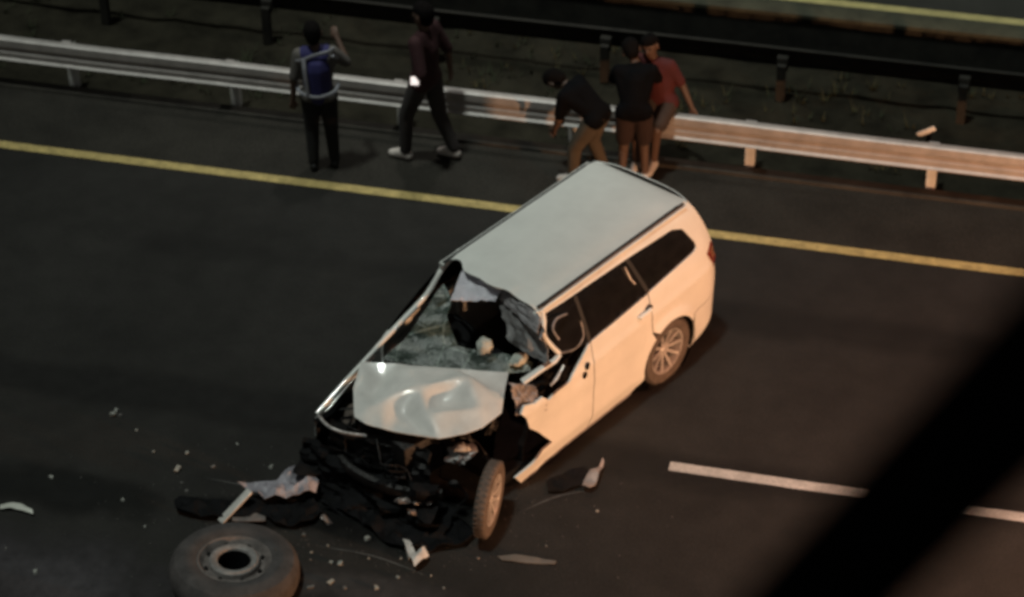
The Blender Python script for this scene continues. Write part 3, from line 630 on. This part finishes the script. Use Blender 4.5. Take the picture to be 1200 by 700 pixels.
for i, (x, y, s) in enumerate(bits):
    r = s*.0032*random.choice([.6, .9, 1.0, 1.4]); g = px(x, y)
    V, Fc = box((0, 0, 0), (r*2*random.uniform(.8, 1.6), r*2*random.uniform(.6, 1.1), r*1.1), random.uniform(0, 6), random.uniform(-.3, .3))
    V = [v*(1+.3*random.uniform(-1, 1)) for v in V]
    o = mesh('debris_crumb', V, Fc, bm_[i % 3 == 2], smooth=False, loc=(g.x, g.y, r*.8))
    where = ('in the bottom left corner of the road' if y > 640 and x < 100 else 'on the open road left of the black bumper strip' if x < 235 else 'on the open road beyond the torn pale panel' if y < 560 else
             'between the truck wheel and the crushed front' if x < 425 else 'on the road just ahead of the crushed front' if x < 600 else 'on the road below the torn door')
    tag(o, 'small pale crumb of wreckage '+where, 'debris', 'small crumbs of wreckage on the road')
# very fine crumbs
V, Fc = [], []
for i in range(520):
    a = random.gauss(0, 1), random.gauss(0, 1); x, y = 400+a[0]*150, 620+a[1]*45
    g = px(x, y, .004); s = random.uniform(.002, .0045); k = len(V)
    v, f = box((g.x, g.y, .003+s*.4), (s*2, s*1.4, s), random.uniform(0, 6)); V += v; Fc += [tuple(q+k for q in t) for t in f]
tag(mesh('glass_grit', V, Fc, bm_[1], smooth=False), 'fine glass grit strewn over the road ahead of the car', 'grit', kind='stuff')

# ------------------------------------------------------------------ people
skin_m = mat('skin', (.12, .07, .05), .6, var=.08, bump=0); hair_m = mat('black_hair', (.006, .005, .005), .95, bump=.5, bscale=60, spec=.08)
def hullseg(bm, sph, q=2):
    vs = []
    for c, r in sph:
        rr = Vector((r, r, r)) if not isinstance(r, (tuple, list)) else Vector(r)
        for i in range(7):
            t = math.pi*i/6
            for k in range(10 if 0 < i < 6 else 1):
                a = 2*math.pi*k/10; vs.append(bm.verts.new(Vector(c)+Vector((rr.x*math.sin(t)*math.cos(a), rr.y*math.sin(t)*math.sin(a), rr.z*math.cos(t)))))
    res = bmesh.ops.convex_hull(bm, input=vs)
    bmesh.ops.delete(bm, geom=[v for v in res['geom_interior'] if isinstance(v, bmesh.types.BMVert)], context='VERTS')
def solid(name, segs, m, parent, vox=.018, sm=4):
    bm = bmesh.new()
    for s in segs: hullseg(bm, s)
    me = bpy.data.meshes.new(name); bm.to_mesh(me); bm.free()
    o = bpy.data.objects.new(name, me); C.objects.link(o)
    r = o.modifiers.new('r', 'REMESH'); r.mode = 'VOXEL'; r.voxel_size = vox
    s = o.modifiers.new('s', 'SMOOTH'); s.factor = .5; s.iterations = sm
    dg = bpy.context.evaluated_depsgraph_get(); me2 = bpy.data.meshes.new_from_object(o.evaluated_get(dg)); o.modifiers.clear(); o.data = me2; me2.name = name
    me2.materials.clear(); me2.materials.append(m)
    for p in me2.polygons: p.use_smooth = True
    o.parent = parent; return o
def person(loc, rz, label, J, shirt, trousers, shoes, sleeve=.5, legs=1.0, vest=None, scl=1.0):
    """J: joints in the person's frame: x right, y forward, z up. keys: pel, che, neck, head, sh/el/wr/hip/kn/an with _l/_r"""
    e = empty('person', loc, rz, label, 'person'); v = {k: Vector(p) for k, p in J.items()}
    hd = v['head']; face = v.get('face', Vector((0, 1, 0))).normalized(); upv = (hd-v['neck']).normalized(); sd = face.cross(upv).normalized()
    B = []
    B.append([(v['sh_l'], .058), (v['sh_r'], .058), (v['che'], .105)]); B.append([(v['che'], .12), (v['pel'], .11)]); B.append([(v['hip_l'], .085), (v['hip_r'], .085), (v['pel'], .10)])
    B.append([(v['sh_l'], .05), (v['sh_r'], .05), (v['pel'], .10)])
    B.append([(v['neck']-upv*.05, .056), (hd-upv*.06, .05)]); B.append([(hd+upv*.045, .088), (hd-face*.012+upv*.03, .092), (hd+face*.035-upv*.065, .05)])
    B.append([(hd+face*.088+upv*.005, .010), (hd+face*.102-upv*.022, .014)])
    for s in (1, -1): B.append([(hd+sd*s*.088+upv*.02, .012), (hd+sd*s*.090-upv*.02, .010)])
    for s in 'lr':
        B.append([(v['sh_'+s], .056), (v['el_'+s], .040)]); B.append([(v['el_'+s], .042), (v['wr_'+s], .027)])
        B.append([(v['hip_'+s], .088), (v['kn_'+s], .058)]); B.append([(v['kn_'+s], .058), (v['an_'+s], .038)])
        ft = v.get('toe_'+s, v['an_'+s]+Vector((0, .15, -.05))); B.append([(v['an_'+s], .035), (v['an_'+s]+Vector((0, -.03, -.04)), .033), (ft, .028)])
        # hand: palm, four fingers, thumb
        d = (v['wr_'+s]-v['el_'+s]).normalized(); a = d.cross(face); a = a.normalized() if a.length > .1 else d.cross(Vector((1, 0, 0))).normalized(); c = a.cross(d).normalized()
        w_ = v['wr_'+s]; B.append([(w_, .024), (w_+d*.05+a*.022, .018), (w_+d*.075-a*.022, .017), (w_+d*.07+a*.02, .017)])
        for f in range(4):
            b0 = w_+d*.08+a*(.028-.019*f); l = (.030, .037, .034, .026)[f]; B.append([(b0, .0105), (b0+d*l+c*.006, .0095)]); B.append([(b0+d*l+c*.006, .0095), (b0+d*l*1.55+c*.026, .0085)])
        B.append([(w_+d*.03+a*.028, .012), (w_+d*.062+a*.052+c*.012, .0105)]); B.append([(w_+d*.062+a*.052+c*.012, .0105), (w_+d*.088+a*.050+c*.025, .009)])
    e.scale = (scl,)*3
    solid('body', B, skin_m, e, .0085, 2)
    solid('hair', [[(hd+upv*.062, .088), (hd-face*.032+upv*.045, .096), (hd-face*.045-upv*.02, .075)]], hair_m, e, .014, 2)
    for s in (1, -1):
        mesh('eye', *lathe([(math.sin(math.pi*i/6)*.011+1e-5, math.cos(math.pi*i/6)*.011) for i in range(7)], 8), hair_m, e, loc=hd+face*.083+sd*s*.032+upv*.012)
    mesh('mouth', *tube([hd+face*.078-upv*.055+sd*t for t in (-.024, 0, .024)], .005, 6), mat('lips', (.16, .06, .05), .5, bump=0) if 'lips' not in bpy.data.materials else bpy.data.materials['lips'], e)
    T = [[(v['sh_l'], .072), (v['sh_r'], .072), (v['che'], .125)], [(v['che'], .142), (v['pel'], .130)], [(v['sh_l'], .066), (v['sh_r'], .066), (v['pel'], .125)], [(v['pel']+(v['che']-v['pel'])*.1, .135), (v['hip_l'], .112), (v['hip_r'], .112)], [(v['neck']-upv*.06, .066), (v['neck']-upv*.03, .062)]]
    for s in 'lr':
        q = v['sh_'+s].lerp(v['el_'+s], min(1, sleeve*2)); T.append([(v['sh_'+s], .073), (q, .060)])
        if sleeve > .5: T.append([(v['el_'+s], .056), (v['el_'+s].lerp(v['wr_'+s], (sleeve-.5)*2), .043)])
    solid('shirt', T, shirt, e, .016, 3)
    Q = [[(v['pel'], .120), (v['hip_l'], .108), (v['hip_r'], .108)]]
    for s in 'lr':
        if legs >= 1: Q += [[(v['hip_'+s], .108), (v['kn_'+s], .078)], [(v['kn_'+s], .078), (v['an_'+s]+Vector((0, 0, .03)), .060)]]
        else: Q += [[(v['hip_'+s], .108), (v['hip_'+s].lerp(v['kn_'+s], legs*2), .092)]]
    solid('trousers', Q, trousers, e, .016, 3)
    for s in 'lr':
        ft = v.get('toe_'+s, v['an_'+s]+Vector((0, .15, -.05)))
        solid('shoe', [[(v['an_'+s]+Vector((0, -.03, -.035)), .046), (v['an_'+s]+Vector((0, .01, .0)), .048), (ft, .040)]], shoes, e, .014, 2)
    if vest:
        vs = [[(v['sh_l']*.82+v['sh_r']*.18, .084), (v['sh_r']*.82+v['sh_l']*.18, .084), (v['che'], .145)], [(v['che'], .158), (v['pel'], .146)], [(v['sh_l']*.85+v['sh_r']*.15, .078), (v['sh_r']*.85+v['sh_l']*.15, .078), (v['pel']+Vector((0, 0, -.02)), .138)]]
        solid('vest', vs, vest[0], e, .014, 3)
        # reflective bands wrapped round the vest (outline hull points projected)
        def band(path, r=.02): return mesh('reflective_band', *tube(smoothpath(path, 5), r, 8, .45, up=Vector((0, 1, 0))), vest[1], e)
        yb = -.155
        band([(-.215, -.02, 1.03), (-.17, -.11, .99), (0, yb-.005, .965), (.17, -.11, 1.0), (.215, -.02, 1.06)])
        band([(-.225, -.02, 1.33), (-.16, -.10, 1.36), (-.02, -.10, 1.42), (.12, -.09, 1.46), (.19, -.03, 1.47)])
        band([(-.115, -.105, 1.40), (-.110, -.145, 1.28), (-.10, -.150, 1.12), (-.09, -.148, .98)])
        band([(.18, -.09, 1.42), (.20, -.06, 1.38), (.22, .02, 1.32)])
    return e
def stand(**k):
    J = dict(pel=(0, 0, .95), che=(0, 0, 1.25), neck=(0, 0, 1.44), head=(0, .01, 1.58), sh_l=(-.175, 0, 1.38), sh_r=(.175, 0, 1.38), el_l=(-.24, -.02, 1.10), el_r=(.24, -.02, 1.10), wr_l=(-.27, .03, .86), wr_r=(.27, .03, .86),
             hip_l=(-.09, 0, .90), hip_r=(.09, 0, .90), kn_l=(-.11, .02, .49), kn_r=(.11, .02, .49), an_l=(-.12, 0, .085), an_r=(.12, 0, .085))
    J.update(k); return J
blue = mat('blue_vest_fabric', (.032, .030, .13), .8); refl = mat('reflective_band_grey', (.36, .36, .40), .5)
grey_sh = mat('grey_shirt_fabric', (.12, .11, .10), .85); darkpant = mat('black_trouser_fabric', (.010, .010, .011), .9); blackshoe = mat('black_shoe', (.008, .008, .008), .5)
whiteshoe = mat('white_shoe', (.62, .56, .52), .6)
g = px(380, 197)
person((g.x, g.y, 0), R(12), 'person in blue reflective vest and black trousers standing on the shoulder seen from behind',
       stand(sh_r=(.16, .02, 1.40), el_r=(.30, .10, 1.22), wr_r=(.20, .24, 1.42), el_l=(-.24, -.02, 1.10), wr_l=(-.27, .0, .84), kn_l=(-.10, .02, .49), an_l=(-.10, -.02, .085), kn_r=(.10, .02, .49), an_r=(.11, .04, .085), head=(-.02, .03, 1.60)), grey_sh, darkpant, blackshoe, .45, 1, (blue, refl))
maroon = mat('maroon_shirt_fabric', (.035, .008, .010), .85); greytr = mat('grey_trouser_fabric', (.040, .034, .034), .9)
pg = px(486, 95, .9)
for k in range(30):
    pg = px(486, 95, pg.z+(21.22-pg.y)*-.5)
g = px(503, 186)
hq = Matrix.Rotation(R(-78), 3, 'Z') @ (pg-Vector((g.x, g.y, 0)))/1.09
handp = tuple(hq+Vector((.02, -.05, .03)))
person((g.x, g.y, 0), R(78), 'person in dark maroon shirt and white shoes striding along the guardrail',
       stand(pel=(0, 0, .94), kn_l=(-.09, .18, .50), an_l=(-.10, .20, .085), kn_r=(.09, -.08, .48), an_r=(.10, -.22, .10), el_l=(-.27, -.10, 1.12), wr_l=handp, el_r=(.26, -.10, 1.12), wr_r=(.27, -.12, .88), hip_l=(-.09, .02, .90), hip_r=(.09, -.01, .90)), maroon, greytr, whiteshoe, .5, scl=1.09)
ph = tag(mesh('phone', *box((0, 0, 0), (.085, .012, .085)), mat('lit_phone_screen', (1.0, .88, .84), .3, emit=.9, bump=0, var=0), bevel=.004, loc=pg, rot=(R(-25), 0, R(8))), 'small lit phone held by the person in maroon', 'phone')
khaki = mat('khaki_trouser_fabric', (.10, .078, .055), .9); blk = mat('black_shirt_fabric', (.004, .004, .005), .95, spec=.1)
g = px(690, 213)
person((g.x, g.y, 0), R(75), 'person in black shirt and khaki trousers bending forward just behind the car roof',
       stand(pel=(0, -.10, .86), che=(0, .12, 1.04), neck=(0, .26, 1.10), head=(0, .38, 1.12), face=(0, .6, -.8), sh_l=(-.17, .20, 1.07), sh_r=(.17, .20, 1.07), el_l=(-.20, .24, .80), wr_l=(-.10, .34, .60), el_r=(.22, .26, .82), wr_r=(.12, .36, .62), hip_l=(-.09, -.10, .83), hip_r=(.09, -.10, .83), kn_l=(-.12, .10, .46), kn_r=(.12, .02, .46), an_l=(-.13, .12, .085), an_r=(.13, -.12, .085)), blk, khaki, whiteshoe, .4)
brown = mat('brown_shorts_fabric', (.035, .018, .015), .9)
g = px(742, 212)
person((g.x, g.y, 0), R(10), 'person in black shirt and brown shorts leaning over the guardrail seen from behind',
       stand(pel=(0, 0, .88), che=(.0, .14, 1.12), neck=(.0, .26, 1.26), head=(-.04, .35, 1.35), face=(0, .8, -.5), sh_l=(-.17, .20, 1.20), sh_r=(.17, .22, 1.20), el_l=(-.24, .34, 1.0), wr_l=(-.16, .50, .86), el_r=(.24, .36, 1.0), wr_r=(.18, .50, .84), hip_l=(-.09, 0, .84), hip_r=(.09, 0, .84), kn_l=(-.10, .06, .46), kn_r=(.10, .06, .46)), blk, brown, whiteshoe, .4, .45)
red = mat('red_shirt_fabric', (.085, .012, .012), .85); shorts = mat('dark_shorts_fabric', (.05, .035, .03), .9)
g = px(775, 187)
person((g.x, 21.98, 0), R(172), 'person in red shirt sitting on the guardrail leaning on one outstretched arm',
       stand(pel=(0, .02, .76), che=(.06, -.02, 1.02), neck=(.12, -.02, 1.20), head=(.15, .0, 1.33), sh_l=(-.06, -.02, 1.14), sh_r=(.27, 0, 1.16), el_l=(-.20, -.03, .92), wr_l=(-.31, -.01, .70), el_r=(.32, .10, .90), wr_r=(.22, .22, .80), hip_l=(-.08, .04, .74), hip_r=(.10, .04, .74), kn_l=(-.04, .30, .55), kn_r=(.16, .36, .58), an_l=(.0, .26, .12), an_r=(.16, .34, .12)), red, shorts, whiteshoe, .4, .4)
bpy.context.view_layer.update()
